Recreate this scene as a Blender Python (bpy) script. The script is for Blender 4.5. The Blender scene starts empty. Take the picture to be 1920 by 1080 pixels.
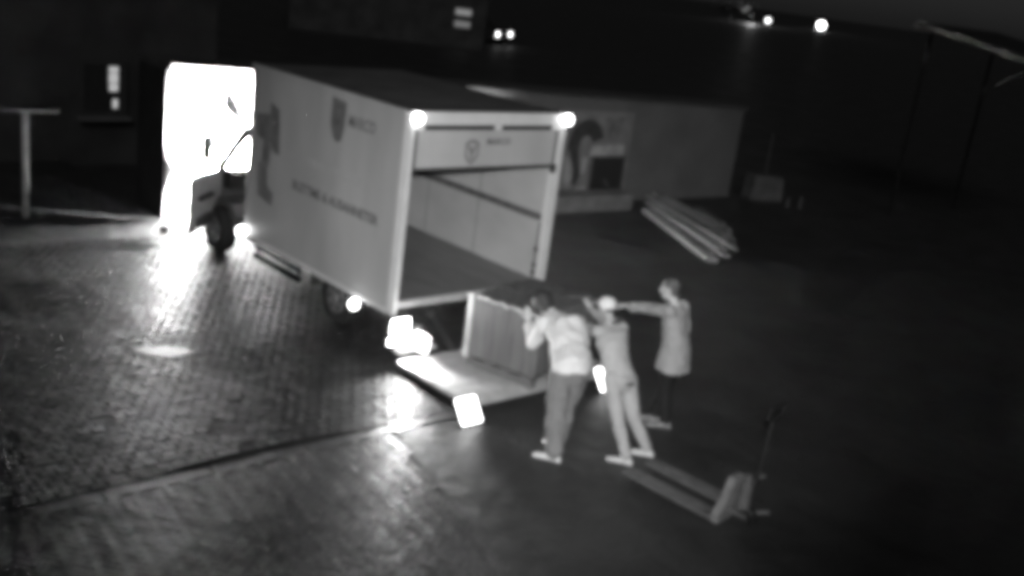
import bpy, bmesh, math, random
from mathutils import Vector, Matrix, noise
random.seed(7)
R = math.radians
SC = bpy.context.scene
COL = SC.collection

# ------------------------------------------------------------------ camera
CAM = Vector((-7.2153, -9.4694, 4.6998))
cr = Vector((0.74034, -0.65982, 0.12857)); cu = Vector((0.10042, 0.29767, 0.94937)); cf = Vector((0.66469, 0.68995, -0.28663))
cd = bpy.data.cameras.new('camera'); cam = bpy.data.objects.new('camera', cd); COL.objects.link(cam)
m = Matrix((cr, cu, -cf)).transposed().to_4x4(); m.translation = CAM
cam.matrix_world = m
cd.sensor_width = 36.0; cd.lens = 1972.3 / 1920 * 36; cd.clip_end = 3000
SC.camera = cam
SC.cycles.filter_width = 6.8          # soft, low-resolution surveillance lens
SC.cycles.sample_clamp_indirect = 40
SC.cycles.max_bounces = 6

# ------------------------------------------------------------------ night sky, faint moonlight
SUN_EL, SUN_AZ = R(32), math.atan2(-0.78, -0.62)
w = bpy.data.worlds.new('World'); SC.world = w; w.use_nodes = True
nt = w.node_tree; bg = nt.nodes['Background']
sky = nt.nodes.new('ShaderNodeTexSky'); sky.sky_type = 'NISHITA'; sky.sun_disc = False
sky.sun_elevation = SUN_EL; sky.sun_rotation = R(90) - SUN_AZ
bw = nt.nodes.new('ShaderNodeRGBToBW')
nt.links.new(sky.outputs[0], bw.inputs[0]); nt.links.new(bw.outputs[0], bg.inputs[0])
bg.inputs[1].default_value = 0.003
sd = bpy.data.lights.new('moon', 'SUN'); sd.energy = 0.30; sd.angle = R(25)
so = bpy.data.objects.new('moon', sd); COL.objects.link(so)
sv = Vector((math.cos(SUN_AZ) * math.cos(SUN_EL), math.sin(SUN_AZ) * math.cos(SUN_EL), math.sin(SUN_EL)))
so.rotation_euler = sv.to_track_quat('Z', 'Y').to_euler()
# infrared floodlight on the bracket of the surveillance camera: it lights the near half of the yard
fl = bpy.data.lights.new('camera_ir_floodlight', 'SPOT'); fl.energy = 5900; fl.spot_size = R(45); fl.spot_blend = 1.0
fl.shadow_soft_size = 0.08
fo = bpy.data.objects.new('camera_ir_floodlight', fl); COL.objects.link(fo)
fo.location = CAM + Vector((-0.05, -0.1, 0.28))
fo.rotation_euler = (fo.location - Vector((0.75, -1.3, 1.15))).to_track_quat('Z', 'Y').to_euler()
vs = SC.view_settings
vs.view_transform = 'Standard'; vs.look = 'None'; vs.exposure = 0.0; vs.gamma = 1.0; vs.use_curve_mapping = False

# ------------------------------------------------------------------ materials
MATS = {}
def mat(name, v, rough=0.6, var=0.12, scale=6.0, bump=0.0, bscale=40.0, spec=0.5, metal=0.0, streak=None):
    if name in MATS: return MATS[name]
    M = bpy.data.materials.new(name); M.use_nodes = True
    n = M.node_tree; b = n.nodes['Principled BSDF']
    b.inputs['Roughness'].default_value = rough; b.inputs['Metallic'].default_value = metal
    b.inputs['Specular IOR Level'].default_value = spec
    tc = n.nodes.new('ShaderNodeTexCoord')
    src = tc.outputs['Object']
    if streak:
        mp = n.nodes.new('ShaderNodeMapping'); mp.inputs['Scale'].default_value = streak
        n.links.new(src, mp.inputs[0]); src = mp.outputs[0]
    nz = n.nodes.new('ShaderNodeTexNoise'); nz.inputs['Scale'].default_value = scale; nz.inputs['Detail'].default_value = 5
    n.links.new(src, nz.inputs['Vector'])
    mr = n.nodes.new('ShaderNodeMapRange')
    mr.inputs['From Min'].default_value = 0.3; mr.inputs['From Max'].default_value = 0.7
    mr.inputs['To Min'].default_value = v * (1 - var); mr.inputs['To Max'].default_value = v * (1 + var)
    n.links.new(nz.outputs['Fac'], mr.inputs['Value']); n.links.new(mr.outputs[0], b.inputs['Base Color'])
    if bump:
        nb = n.nodes.new('ShaderNodeTexNoise'); nb.inputs['Scale'].default_value = bscale; nb.inputs['Detail'].default_value = 4
        n.links.new(tc.outputs['Object'], nb.inputs['Vector'])
        bp = n.nodes.new('ShaderNodeBump'); bp.inputs['Strength'].default_value = 1.0; bp.inputs['Distance'].default_value = bump
        n.links.new(nb.outputs['Fac'], bp.inputs['Height']); n.links.new(bp.outputs[0], b.inputs['Normal'])
    MATS[name] = M
    return M
def emis(name, strength):
    M = bpy.data.materials.new(name); M.use_nodes = True
    b = M.node_tree.nodes['Principled BSDF']; b.inputs['Base Color'].default_value = (.8, .8, .8, 1)
    b.inputs['Emission Color'].default_value = (1, 1, 1, 1); b.inputs['Emission Strength'].default_value = strength
    return M
def wet_ground(name, v, r0, r1, bump, bscale, pscale=0.55, spec=.7):
    """worn wet ground: albedo, roughness and relief vary in patches"""
    M = bpy.data.materials.new(name); M.use_nodes = True
    n = M.node_tree; b = n.nodes['Principled BSDF']
    tc = n.nodes.new('ShaderNodeTexCoord')
    def nz(s, d=5):
        t = n.nodes.new('ShaderNodeTexNoise'); t.inputs['Scale'].default_value = s; t.inputs['Detail'].default_value = d
        n.links.new(tc.outputs['Object'], t.inputs['Vector']); return t.outputs['Fac']
    def rng(x, a, bb, lo=0.32, hi=0.68):
        t = n.nodes.new('ShaderNodeMapRange'); t.inputs['From Min'].default_value = lo; t.inputs['From Max'].default_value = hi
        t.inputs['To Min'].default_value = a; t.inputs['To Max'].default_value = bb; n.links.new(x, t.inputs['Value']); return t.outputs[0]
    mix = n.nodes.new('ShaderNodeMath'); mix.operation = 'MULTIPLY'
    n.links.new(rng(nz(1.3), v * .7, v * 1.3), mix.inputs[0]); n.links.new(rng(nz(38, 3), .65, 1.35), mix.inputs[1])
    n.links.new(mix.outputs[0], b.inputs['Base Color'])
    n.links.new(rng(nz(pscale, 6), r0, r1), b.inputs['Roughness'])
    b.inputs['Specular IOR Level'].default_value = spec
    add = n.nodes.new('ShaderNodeMath'); add.operation = 'ADD'
    n.links.new(nz(bscale, 3), add.inputs[0]); n.links.new(rng(nz(bscale * .16, 3), 0, 2.5, 0, 1), add.inputs[1])
    bp = n.nodes.new('ShaderNodeBump'); bp.inputs['Distance'].default_value = bump; bp.inputs['Strength'].default_value = 1
    n.links.new(add.outputs[0], bp.inputs['Height']); n.links.new(bp.outputs[0], b.inputs['Normal'])
    return M
def glass(name):
    M = bpy.data.materials.new(name); M.use_nodes = True
    n = M.node_tree; b = n.nodes['Principled BSDF']; b.inputs['Base Color'].default_value = (.85, .85, .85, 1)
    b.inputs['Roughness'].default_value = .04; b.inputs['Alpha'].default_value = .18
    return M
M_asphalt = wet_ground('wet_asphalt', .030, .46, .68, .011, 26)
M_paver = wet_ground('wet_paver', .042, .30, .48, .003, 60, 1.2)
M_joint = mat('joint_sand', .06, .8)
M_sett = wet_ground('wet_sett', .016, .36, .60, .004, 45, spec=.3)
M_kerb = wet_ground('kerb_stone', .04, .32, .5, .003, 40, 1.5)
M_soil = mat('lawn_soil', .022, 1.0, .5, 1.4, .05, 9)
M_truck = mat('truck_paint', .40, .45, .16, 1.3, streak=(1, 1, .35))
M_truckin = mat('truck_lining', .45, .55, .16, 1.2, streak=(1, .6, 1))
M_frame = mat('frame_aluminium', .58, .38, .06, 4)
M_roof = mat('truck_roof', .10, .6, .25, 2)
M_floor = mat('truck_floor', .18, .55, .14, 3, streak=(2, .6, 1))
M_black = mat('black_rubber', .018, .75, .2)
M_chassis = mat('chassis_dark', .03, .6, .3)
M_print = mat('print_dark', .14, .5, .1)
M_print2 = mat('print_faint', .17, .5, .3, 5)
M_print3 = mat('print_ghost', .40, .5, .1, 5)
M_cab = mat('cab_paint', .10, .32, .05)
M_tyre = mat('tyre', .02, .85, .2)
M_rim = mat('rim_steel', .14, .4, .2)
M_lift = mat('lift_aluminium', .42, .42, .18, 9)
M_glass = glass('window_glass')
M_marker = emis('marker_lens', 16)
M_tail = emis('tail_lens', 26)
M_flag = emis('flag_glow', 9)  # glow in place of light thrown back by the warning flags
M_head = emis('headlight_lens', 40)

# ------------------------------------------------------------------ mesh helpers
class MB:
    def __init__(s): s.v = []; s.f = []
    def add(s, vs, fs):
        o = len(s.v); s.v += [Vector(v) for v in vs]; s.f += [[i + o for i in f] for f in fs]; return s
    def box(s, x0, x1, y0, y1, z0, z1, M=None):
        vs = [Vector((x, y, z)) for z in (z0, z1) for y in (y0, y1) for x in (x0, x1)]
        if M: vs = [M @ v for v in vs]
        return s.add(vs, [(0, 2, 3, 1), (4, 5, 7, 6), (0, 1, 5, 4), (2, 6, 7, 3), (0, 4, 6, 2), (1, 3, 7, 5)])
    def prism(s, pts, ax, a, b):
        """extrude a 2D outline along axis ax from a to b; pts in the two other axes, in order"""
        def P(p, t):
            q = [p[0], p[1]]; q.insert(ax, t); return Vector(q)
        n = len(pts); vs = [P(p, a) for p in pts] + [P(p, b) for p in pts]
        fs = [list(range(n))[::-1], [i + n for i in range(n)]] + [(i, (i + 1) % n, (i + 1) % n + n, i + n) for i in range(n)]
        return s.add(vs, fs)
    def loft(s, rings):
        n = len(rings[0]); vs = [p for r in rings for p in r]; fs = []
        for k in range(len(rings) - 1):
            for i in range(n): fs.append((k * n + i, k * n + (i + 1) % n, (k + 1) * n + (i + 1) % n, (k + 1) * n + i))
        fs.append(list(range(n))[::-1]); fs.append([(len(rings) - 1) * n + i for i in range(n)])
        return s.add(vs, fs)
    def cap(s, p0, r0, p1, r1, n=12):
        p0 = Vector(p0); p1 = Vector(p1); d = p1 - p0
        if d.length < 1e-6: d = Vector((0, 0, 1e-4))
        d.normalize(); a = d.orthogonal().normalized(); b = d.cross(a); rings = []
        for (p, r, sg, ks) in ((p0, r0, -1, (80, 55, 28, 0)), (p1, r1, 1, (0, 28, 55, 80))):
            for k in ks:
                c = math.cos(R(k)) * r; h = math.sin(R(k)) * r * sg
                rings.append([p + d * h + a * (c * math.cos(t)) + b * (c * math.sin(t)) for t in [2 * math.pi * i / n for i in range(n)]])
        return s.loft(rings)
    def tube(s, p0, p1, r0, r1=None, n=12):
        r1 = r0 if r1 is None else r1
        p0 = Vector(p0); p1 = Vector(p1); d = (p1 - p0).normalized(); a = d.orthogonal().normalized(); b = d.cross(a)
        return s.loft([[p + a * (r * math.cos(2 * math.pi * i / n)) + b * (r * math.sin(2 * math.pi * i / n)) for i in range(n)] for p, r in ((p0, r0), (p1, r1))])
    def ell(s, c, A, B, C, n=14, k=9):
        c = Vector(c); rings = []
        for j in range(1, k):
            t = math.pi * j / k - math.pi / 2
            rings.append([c + C * math.sin(t) + (A * math.cos(2 * math.pi * i / n) + B * math.sin(2 * math.pi * i / n)) * math.cos(t) for i in range(n)])
        return s.loft(rings)
    def build(s, name, material, parent=None, bevel=0.0, smooth=False):
        me = bpy.data.meshes.new(name); me.from_pydata(s.v, [], s.f); me.update()
        bm = bmesh.new(); bm.from_mesh(me); bmesh.ops.recalc_face_normals(bm, faces=bm.faces)
        if bevel:
            bmesh.ops.bevel(bm, geom=[e for e in bm.edges if e.calc_face_angle(0) > .5], offset=bevel, segments=2, affect='EDGES', clamp_overlap=True)
        bm.to_mesh(me); bm.free()
        if smooth: me.shade_smooth()
        me.materials.append(material)
        return link(name, me, parent)
def link(name, me, parent=None):
    o = bpy.data.objects.new(name, me); COL.objects.link(o)
    if parent: o.parent = parent
    return o
def box(name, x0, x1, y0, y1, z0, z1, material, parent=None, bevel=0.0):
    return MB().box(x0, x1, y0, y1, z0, z1).build(name, material, parent, bevel)
def empty(name, loc=(0, 0, 0), rz=0.0):
    o = bpy.data.objects.new(name, None); COL.objects.link(o); o.location = loc; o.rotation_euler = (0, 0, rz); o.empty_display_size = .2
    return o
def tag(o, label=None, cat=None, group=None, kind=None):
    if label: o['label'] = label
    if cat: o['category'] = cat
    if group: o['group'] = group
    if kind: o['kind'] = kind
    return o
def text(name, body, size, material, parent, M, width=None):
    cu_ = bpy.data.curves.new(name, 'FONT'); cu_.body = body; cu_.size = size; cu_.extrude = .002; cu_.offset = size * .03
    cu_.align_x = 'LEFT'; cu_.resolution_u = 3
    t = bpy.data.objects.new('tmp', cu_); COL.objects.link(t)
    bpy.context.view_layer.update()
    me = bpy.data.meshes.new_from_object(t.evaluated_get(bpy.context.evaluated_depsgraph_get()))
    bpy.data.objects.remove(t); bpy.data.curves.remove(cu_)
    xs = [v.co.x for v in me.vertices]; k = width / (max(xs) - min(xs)) if width else 1
    me.transform(M @ Matrix.Diagonal((k, 1, 1, 1)))
    me.materials.clear(); me.materials.append(material); me.name = name
    return link(name, me, parent)

# ------------------------------------------------------------------ ground, gutter, paving
g = MB().add([(-900, -900, 0), (900, -900, 0), (900, 900, 0), (-900, 900, 0)], [(0, 1, 2, 3)]).build('ground', M_asphalt)
tag(g, 'wet dark asphalt yard running out to the horizon', 'ground', kind='structure')
lw = MB()
N = 36
gv = []
for j in range(14):
    for i in range(N):
        x = -24 + i * (24.1 / (N - 1)); y = 7.25 + j * 1.0 + (.16 * math.sin(x * 1.7) if j == 0 else 0)
        gv.append((x, y, .012 + (0 if j == 0 else .10 * noise.noise(Vector((x * .5, y * .5, 0))) + .08)))
lw.add(gv, [(j * N + i, j * N + i + 1, (j + 1) * N + i + 1, (j + 1) * N + i) for j in range(13) for i in range(N - 1)])
tag(lw.build('lawn', M_soil, smooth=True), 'dark rough lawn beyond the lit asphalt at left', 'lawn', kind='structure')

kerb = empty('kerb'); tag(kerb, 'flush stone gutter row crossing the yard behind the truck', 'kerb', kind='structure')
ks = MB().box(0, .992, 0, .15, -.05, .013).build('kerb_stone', M_kerb, kerb, .003)
for i in range(13):
    o = ks if i == 0 else ks.copy()
    if i: COL.objects.link(o); o.parent = kerb
    o.location = (-13.02 + i, -1.60 + random.uniform(-.004, .004), random.uniform(-.003, .002))
    o.rotation_euler = (random.uniform(-.012, .012), 0, random.uniform(-.004, .004))

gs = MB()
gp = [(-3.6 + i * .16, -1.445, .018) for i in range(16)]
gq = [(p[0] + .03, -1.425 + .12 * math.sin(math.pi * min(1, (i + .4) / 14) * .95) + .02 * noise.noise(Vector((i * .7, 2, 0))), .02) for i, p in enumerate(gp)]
gs.add(gp + gq, [(i, i + 1, i + 17, i + 16) for i in range(15)]).build('dark_strip', mat('matt_black_strip', .010, 1.0, .3, 6, .004, 40, spec=.1))  # flat matt dark strip over the setts beside the gutter
tag(bpy.data.objects['dark_strip'], 'thin dark strip along the far side of the gutter', 'road patch', kind='structure')
def edge_x(y): return -1.03 + .262 * (y + 1.65)
pave = MB().add([(-16, -1.62, .004), (edge_x(-1.62), -1.62, .004), (edge_x(-9), -9, .004), (-16, -9, .004)], [(0, 1, 2, 3)]).build('pavement', M_joint)
tag(pave, 'herringbone block paving in front of the gutter', 'pavement', kind='structure')
bm_ = MB(); a = .0955; c = .006
def brick_mesh():
    m_ = MB(); L, W, h = .1275 / 2, .0615 / 2, .03
    vs = [(x * L, y * W, 0) for x, y in ((-1, -1), (1, -1), (1, 1), (-1, 1))] + [(x * L, y * W, h - .004) for x, y in ((-1, -1), (1, -1), (1, 1), (-1, 1))] \
        + [(x * (L - .005), y * (W - .005), h) for x, y in ((-1, -1), (1, -1), (1, 1), (-1, 1))]
    return vs, [(0, 1, 5, 4), (1, 2, 6, 5), (2, 3, 7, 6), (3, 0, 4, 7), (4, 5, 9, 8), (5, 6, 10, 9), (6, 7, 11, 10), (7, 4, 8, 11), (8, 9, 10, 11)]
bv, bf = brick_mesh()
spots = []
rot = Matrix.Rotation(R(38), 4, 'Z')
for i in range(-160, 160):
    for j in range(-160, 160):
        t = (i - j) % 4
        if t not in (0, 3): continue
        u = (i + 1, j + .5) if t == 0 else (i + .5, j + 1)
        p = rot @ Vector((u[0] * .066, u[1] * .066, 0)) + Vector((-2.5, -3.2, 0))
        if p.y > -1.63 or p.x > edge_x(p.y) - .06 or p.x < -7.5 or p.y < -6.2: continue
        spots.append((p, 38 + (0 if t == 0 else 90)))
def lit(p):  # the ones that show largest: the bright patch behind the tail lamp first
    q = p[0]; return (q.x + 1.55) ** 2 * 1.3 + (q.y + 2.5) ** 2
spots.sort(key=lit)
me_b = None
rest = MB()
for k, (p, ang) in enumerate(spots):
    tilt = Matrix.Rotation(random.gauss(0, .022), 4, 'X') @ Matrix.Rotation(random.gauss(0, .022), 4, 'Y')
    z = -.008 + random.gauss(0, .0015)
    if k < 300:
        if me_b is None:
            o = MB().add(bv, bf).build('paver', M_paver, pave); me_b = o.data
        else: o = link('paver', me_b, pave)
        o.location = (p.x, p.y, z); o.rotation_euler = (Matrix.Rotation(R(ang), 4, 'Z') @ tilt).to_euler()
    else:
        MM = Matrix.Translation((p.x, p.y, z)) @ Matrix.Rotation(R(ang), 4, 'Z') @ tilt
        rest.add([MM @ Vector(v) for v in bv], bf)
o = rest.build('paver_field', M_paver, pave); o['kind'] = 'stuff'

yard = MB().add([(-9, -1.42, .003), (.9, -1.42, .003), (.9, 6.0, .003), (-9, 6.0, .003)], [(0, 1, 2, 3)]).build('yard_paving', M_joint)
tag(yard, 'worn wet small-block paving of the yard left of the truck', 'pavement', kind='structure')
def sett(mb_, p, hl, hw, ang):
    MM = Matrix.Translation((p.x, p.y, .006 + random.gauss(0, .002))) @ Matrix.Rotation(ang, 4, 'Z') @ Matrix.Rotation(random.gauss(0, .03), 4, 'X') @ Matrix.Rotation(random.gauss(0, .03), 4, 'Y')
    k = .006
    mb_.add([MM @ Vector(v) for v in ((-hl, -hw, -.02), (hl, -hw, -.02), (hl, hw, -.02), (-hl, hw, -.02), (-hl, -hw, 0), (hl, -hw, 0), (hl, hw, 0), (-hl, hw, 0),
            (-hl + k, -hw + k, .005), (hl - k, -hw + k, .005), (hl - k, hw - k, .005), (-hl + k, hw - k, .005))],
            [(0, 1, 5, 4), (1, 2, 6, 5), (2, 3, 7, 6), (3, 0, 4, 7), (4, 5, 9, 8), (5, 6, 10, 9), (6, 7, 11, 10), (7, 4, 8, 11), (8, 9, 10, 11)])
yf = MB(); row = 0; y = -1.36
near = []
while y < 5.95:
    x = -8.9 + (.07 if row % 2 else 0)
    while x < .85:
        near.append(Vector((x + random.gauss(0, .006), y + random.gauss(0, .004), 0))); x += .14
    y += .105; row += 1
near.sort(key=lambda p: (p.x + 3.2) ** 2 + (p.y - .2) ** 2)     # nearest to the camera inside the frame first
q0 = MB(); sett(q0, Vector((0, 0, 0)), .066, .049, 0)
ym = None
for k, p in enumerate(near):
    if k < 300:
        if ym is None:
            o = q0.build('sett', M_sett, yard); ym = o.data
        else: o = link('sett', ym, yard)
        o.location = (p.x, p.y, random.gauss(0, .002)); o.rotation_euler = (random.gauss(0, .03), random.gauss(0, .03), random.choice((0, math.pi)) + random.gauss(0, .02))
    else: sett(yf, p, .066, .049, random.gauss(0, .02))
o = yf.build('sett_field', M_sett, yard); o['kind'] = 'stuff'
def puddle(name, cx, cy, rx, ry, rz, label, z=.019, rough=.08):
    pts = []; n = 28
    for i in range(n):
        t = 2 * math.pi * i / n; k = 1 + .25 * noise.noise(Vector((math.cos(t) * 1.4 + cx, math.sin(t) * 1.4, 3)))
        x, y = rx * k * math.cos(t), ry * k * math.sin(t)
        pts.append((cx + x * math.cos(rz) - y * math.sin(rz), cy + x * math.sin(rz) + y * math.cos(rz), z))
    o = MB().add(pts, [list(range(n))]).build(name, mat('water_and_shade_%g' % rough, .012, rough, .1, 5, .0006, 5))
    tag(o, label, 'puddle', kind='structure')
puddle('puddle', -.72, 5.40, .34, .20, 0.0, 'dark oval patch of painted shade beside the glaring cab front', rough=.3)  # dark oval stands in for a cast shadow on the ground
puddle('puddle', -2.2, 1.33, .34, .16, -.5, 'small shining puddle on the asphalt left of the truck', rough=.42)
st = MB().ell((0, 0, .06), Vector((.10, 0, 0)), Vector((0, .07, 0)), Vector((0, 0, .07)), 9, 6).build('stone', mat('stone', .12), smooth=False)
st.location = (-.04, 6.10, 0); tag(st, 'small dark stone on the glaring ground by the white wall', 'stone')

# ------------------------------------------------------------------ long low building behind the truck
M_wall = mat('rendered_wall', .125, .85, .16, 1.1, .004, 14)
M_tar = mat('roof_felt', .06, .9, .3, 2)
M_mural_d = mat('mural_dark', .05, .8, .3, 5)
M_mural_m = mat('mural_mid', .16, .8, .3, 5)
M_mural_l = mat('mural_light', .36, .8, .25, 4)
bld = empty('storage_building', (.33, 6.86, 0), math.atan2(-.95, 14.35))
tag(bld, 'long low white rendered building with flat dark roof behind the truck', 'building')
LB = 14.35
def ztop(x): return 2.50 - .31 * (x / LB)
MB().prism([(0, 0), (LB, 0), (LB, ztop(LB)), (9, ztop(9)), (0, ztop(0))], 1, 0, .24).build('front_wall', M_wall, bld)
MB().box(-.06, -.002, .0005, 1.3, 0, 2.45).build('end_wall', mat('end_cladding', .022, .9, .3, 2), bld)
MB().box(LB - .24, LB, .24, 1.3, 0, 2.14).build('end_wall', M_wall, bld)
MB().box(.0, LB - .24, 1.06, 1.3, 0, 2.1).build('back_wall', M_wall, bld)
MB().add([(-.02, -.05, 2.505), (LB + .1, -.05, 2.195), (LB + .1, 1.4, 2.16), (-.02, 1.4, 2.47), (-.02, -.05, 2.56), (LB + .1, -.05, 2.25), (LB + .1, 1.4, 2.215), (-.02, 1.4, 2.525)],
         [(0, 3, 2, 1), (4, 5, 6, 7), (0, 1, 5, 4), (1, 2, 6, 5), (2, 3, 7, 6), (3, 0, 4, 7)]).build('roof', M_tar, bld)
def wall_paint(name, pts, material, d=.006, parent=bld):
    return MB().prism(pts, 1, -d, -.001).build(name, material, parent)
mu = wall_paint('mural', [(8.30, .14), (10.62, .12), (10.60, 2.02), (8.36, 2.05)], mat('mural_ground', .20, .8, .25, 3))
def arc(cx, cz, rx, rz, a0, a1, n=14, k=.55):
    o_ = [(cx + rx * math.cos(R(a0 + (a1 - a0) * i / n)), cz + rz * math.sin(R(a0 + (a1 - a0) * i / n))) for i in range(n + 1)]
    return o_ + [(cx + rx * k * math.cos(R(a1 - (a1 - a0) * i / n)), cz + rz * k * math.sin(R(a1 - (a1 - a0) * i / n))) for i in range(n + 1)]
wall_paint('painted_shape', arc(9.25, 1.30, .52, .55, 15, 195, k=.35), M_mural_d, .012, mu)
wall_paint('painted_shape', [(8.73, 1.3), (9.02, 1.28), (9.20, .62), (9.10, .38), (8.98, .45), (9.0, .7)], M_mural_d, .011, mu)
wall_paint('painted_shape', [(8.70, 1.05), (8.86, .92), (8.96, .55), (8.86, .35), (8.74, .5)], M_mural_l, .012, mu)
wall_paint('painted_shape', [(8.42, .95), (8.58, .9), (8.62, .45), (8.50, .30), (8.40, .5)], M_mural_d, .011, mu)
wall_paint('painted_shape', [(9.45, 1.28), (10.42, 1.30), (10.44, 1.06), (9.40, 1.04)], M_mural_l, .011, mu)
wall_paint('painted_shape', [(9.18, 1.0), (9.36, 1.02), (9.34, .72), (9.22, .6)], M_mural_l, .011, mu)
wall_paint('painted_shape', [(9.15, .34), (9.42, .36), (9.42, .20), (9.05, .18)], M_mural_l, .012, mu)
wall_paint('painted_shape', [(9.75, 1.9), (10.3, 1.92), (10.2, 1.5), (9.9, 1.45)], M_mural_m, .012, mu)
wall_paint('painted_shape', [(8.45, 1.95), (8.7, 1.9), (8.62, 1.2), (8.46, 1.1)], M_mural_d, .011, mu)
# dark hatch door in the mural wall
dr = empty('door'); dr.parent = bld
box('door_leaf', 9.52, 10.46, -.03, -.014, .13, 1.00, mat('door_dark', .03, .6), dr)
for a_ in ((9.47, 9.52, .10, 1.05), (10.46, 10.51, .10, 1.05)):
    box('door_frame', a_[0], a_[1], -.045, -.014, a_[2], a_[3], mat('door_frame', .09, .7), dr)
box('door_frame', 9.52, 10.46, -.045, -.014, 1.00, 1.05, MATS['door_frame'], dr)
MB().add([(9.9, -.034, .5), (9.93, -.034, .53), (10.12, -.034, .36), (10.09, -.034, .33)], [(0, 1, 2, 3)]).build('door_strap', mat('strap', .12, .6), dr)
# vent flap on the glaring end of the wall, flood lamp bracket
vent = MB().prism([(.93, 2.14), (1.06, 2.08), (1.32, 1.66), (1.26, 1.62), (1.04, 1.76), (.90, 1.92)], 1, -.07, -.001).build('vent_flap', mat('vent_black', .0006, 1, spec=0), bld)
# concrete plinth before the mural
pl = MB().box(0, 2.35, 0, .55, 0, .36).build('concrete_plinth', mat('concrete', .19, .85, .25, 3, .006, 18), None, .02)
pl.location = (8.05, 5.52, 0); pl.rotation_euler = (0, 0, R(-4)); tag(pl, 'pale concrete plinth at the foot of the mural', 'plinth')
# end block and post
eb = MB().prism([(0, 0), (.92, 0), (.86, .60), (.06, .62)], 1, 0, .5).build('concrete_block', mat('dull_block', .085, .9, .3, 4), None, .02)
eb.location = (14.95, 5.45, 0); eb.rotation_euler = (0, 0, R(-25)); tag(eb, 'pale block standing just past the right end of the low building', 'block')
po = MB().tube((0, 0, 0), (0, 0, 1.62), .035, .03).build('thin_post', mat('post_dull', .04, .7)); po.location = (15.85, 5.75, 0)
tag(po, 'thin dim post rising behind the pale block', 'post')
for i, (x, y, h) in enumerate(((15.65, 4.45, .30), (15.35, 4.62, .24))):
    s_ = MB().tube((0, 0, 0), (.02, 0, h), .035, .025, 8).build('stake', mat('stake_wood', .11, .8)); s_.location = (x, y, 0)
    tag(s_, ('taller' if i == 0 else 'shorter') + ' of two small pale stakes right of the pale block', 'stake', 'stakes beyond the block')

# timber pile: every board a thing
M_wood = [mat('old_board_%d' % i, v_, .8, .3, 3, .004, 30, streak=(6, .5, 6)) for i, v_ in enumerate((.26, .13, .38, .07))]
bd = [((10.60, 5.10), (8.70, 1.78), .00, .24, .10, 2, 'thick pale beam at the near foot of the timber pile'),
      ((10.78, 5.15), (9.00, 2.10), .00, .22, .08, 1, 'dull board lying second from the near foot of the timber pile'),
      ((10.95, 5.30), (9.40, 2.30), .085, .18, .05, 0, 'flat board resting on the dull board in the timber pile'),
      ((11.10, 5.22), (9.75, 2.05), .14, .15, .05, 0, 'board of the timber pile that juts out lowest at right'),
      ((11.30, 5.45), (9.90, 2.70), .00, .24, .14, 3, 'dark beam in the middle of the timber pile'),
      ((11.42, 5.50), (10.05, 2.90), .145, .13, .05, 2, 'bright narrow batten on the crest of the timber pile'),
      ((11.75, 5.55), (10.60, 3.10), .00, .20, .10, 3, 'dark board at the far side of the timber pile'),
      ((10.86, 5.32), (9.02, 1.98), .15, .20, .05, 2, 'broad pale plank across the lower middle of the timber pile'),
      ((11.00, 5.05), (9.20, 1.70), .205, .12, .04, 1, 'dull slat laid slantwise over the lower planks of the timber pile'),
      ((11.52, 5.40), (10.2, 2.55), .20, .14, .05, 0, 'plank lying just behind the bright batten of the timber pile'),
      ((11.20, 5.35), (9.62, 2.45), .20, .16, .05, 3, 'dark weathered plank beside the bright batten of the timber pile'),
      ((10.72, 4.85), (8.86, 1.60), .105, .14, .06, 0, 'plank resting on the thick pale beam of the timber pile'),
      ((12.30, 5.00), (11.55, 3.70), .00, .16, .08, 1, 'short loose board lying beyond the timber pile')]
random.seed(21)
for k in range(10):
    t = k / 9.0; j = random.uniform(-.25, .25)
    bd.append(((10.75 + .85 * t + random.uniform(-.1, .1), 5.25 + .2 * t + j), (9.0 + 1.35 * t + random.uniform(-.15, .15), 1.75 + .95 * t + j), .24 + .012 * (k % 4), .07, .028, (2, 0, 2, 1)[k % 4], 'thin pale batten in the jumble on top of the timber pile'))
for i, (A, B, z, wd, th, mi, lab) in enumerate(bd):
    A = Vector((A[0], A[1], 0)); B = Vector((B[0], B[1], 0)); d = B - A
    b_ = MB().box(0, d.length, -wd / 2, wd / 2, 0, th).build('timber_board', M_wood[mi], None, .008)
    b_.location = (A.x, A.y, z + .003); b_.rotation_euler = (R(random.uniform(-5, 5)), R(random.uniform(-.5, .3)), math.atan2(d.y, d.x) + R(random.uniform(-2.5, 2.5)))
    tag(b_, lab, 'board', 'boards of the timber pile')

# ------------------------------------------------------------------ left: rail on a post, dark house
M_post = mat('post_white', .75, .5, .25, 4)
gr = empty('pipe_rail', (-1.75, 7.38, 0)); tag(gr, 'pale steel pipe post carrying a thin crossbar at the left edge', 'rail')
MB().tube((0, 0, 0), (0, 0, 1.67), .045).build('post', M_post, gr, smooth=True)
MB().tube((-3.0, .0, 0), (-3.0, 0, 1.67), .045).build('post', M_post, gr, smooth=True)
MB().tube((-3.2, 0, 1.695), (.50, 0, 1.695), .028).build('crossbar', mat('bar_dull', .10, .6), gr, smooth=True)
box('foot_plate', -.09, .09, -.09, .09, .0, .015, M_post, gr); box('foot_plate', -3.09, -2.91, -.09, .09, 0, .015, M_post, gr)
hs = empty('dark_house', (0, 11, 0)); tag(hs, 'unlit house at upper left with one bright window', 'house')
M_hw = mat('house_wall', .05, .9, .35, 1.2, .01, 12)
box('wall', -9, 3.2, 0, 7, 0, 4.6, M_hw, hs)
MB().prism([(-.5, 4.58), (7.5, 4.58), (3.5, 7.2)], 0, -9.4, 3.6).build('roof', mat('house_roof', .05, .9, .4, 3), hs)
wn = empty('window'); wn.parent = hs
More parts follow.
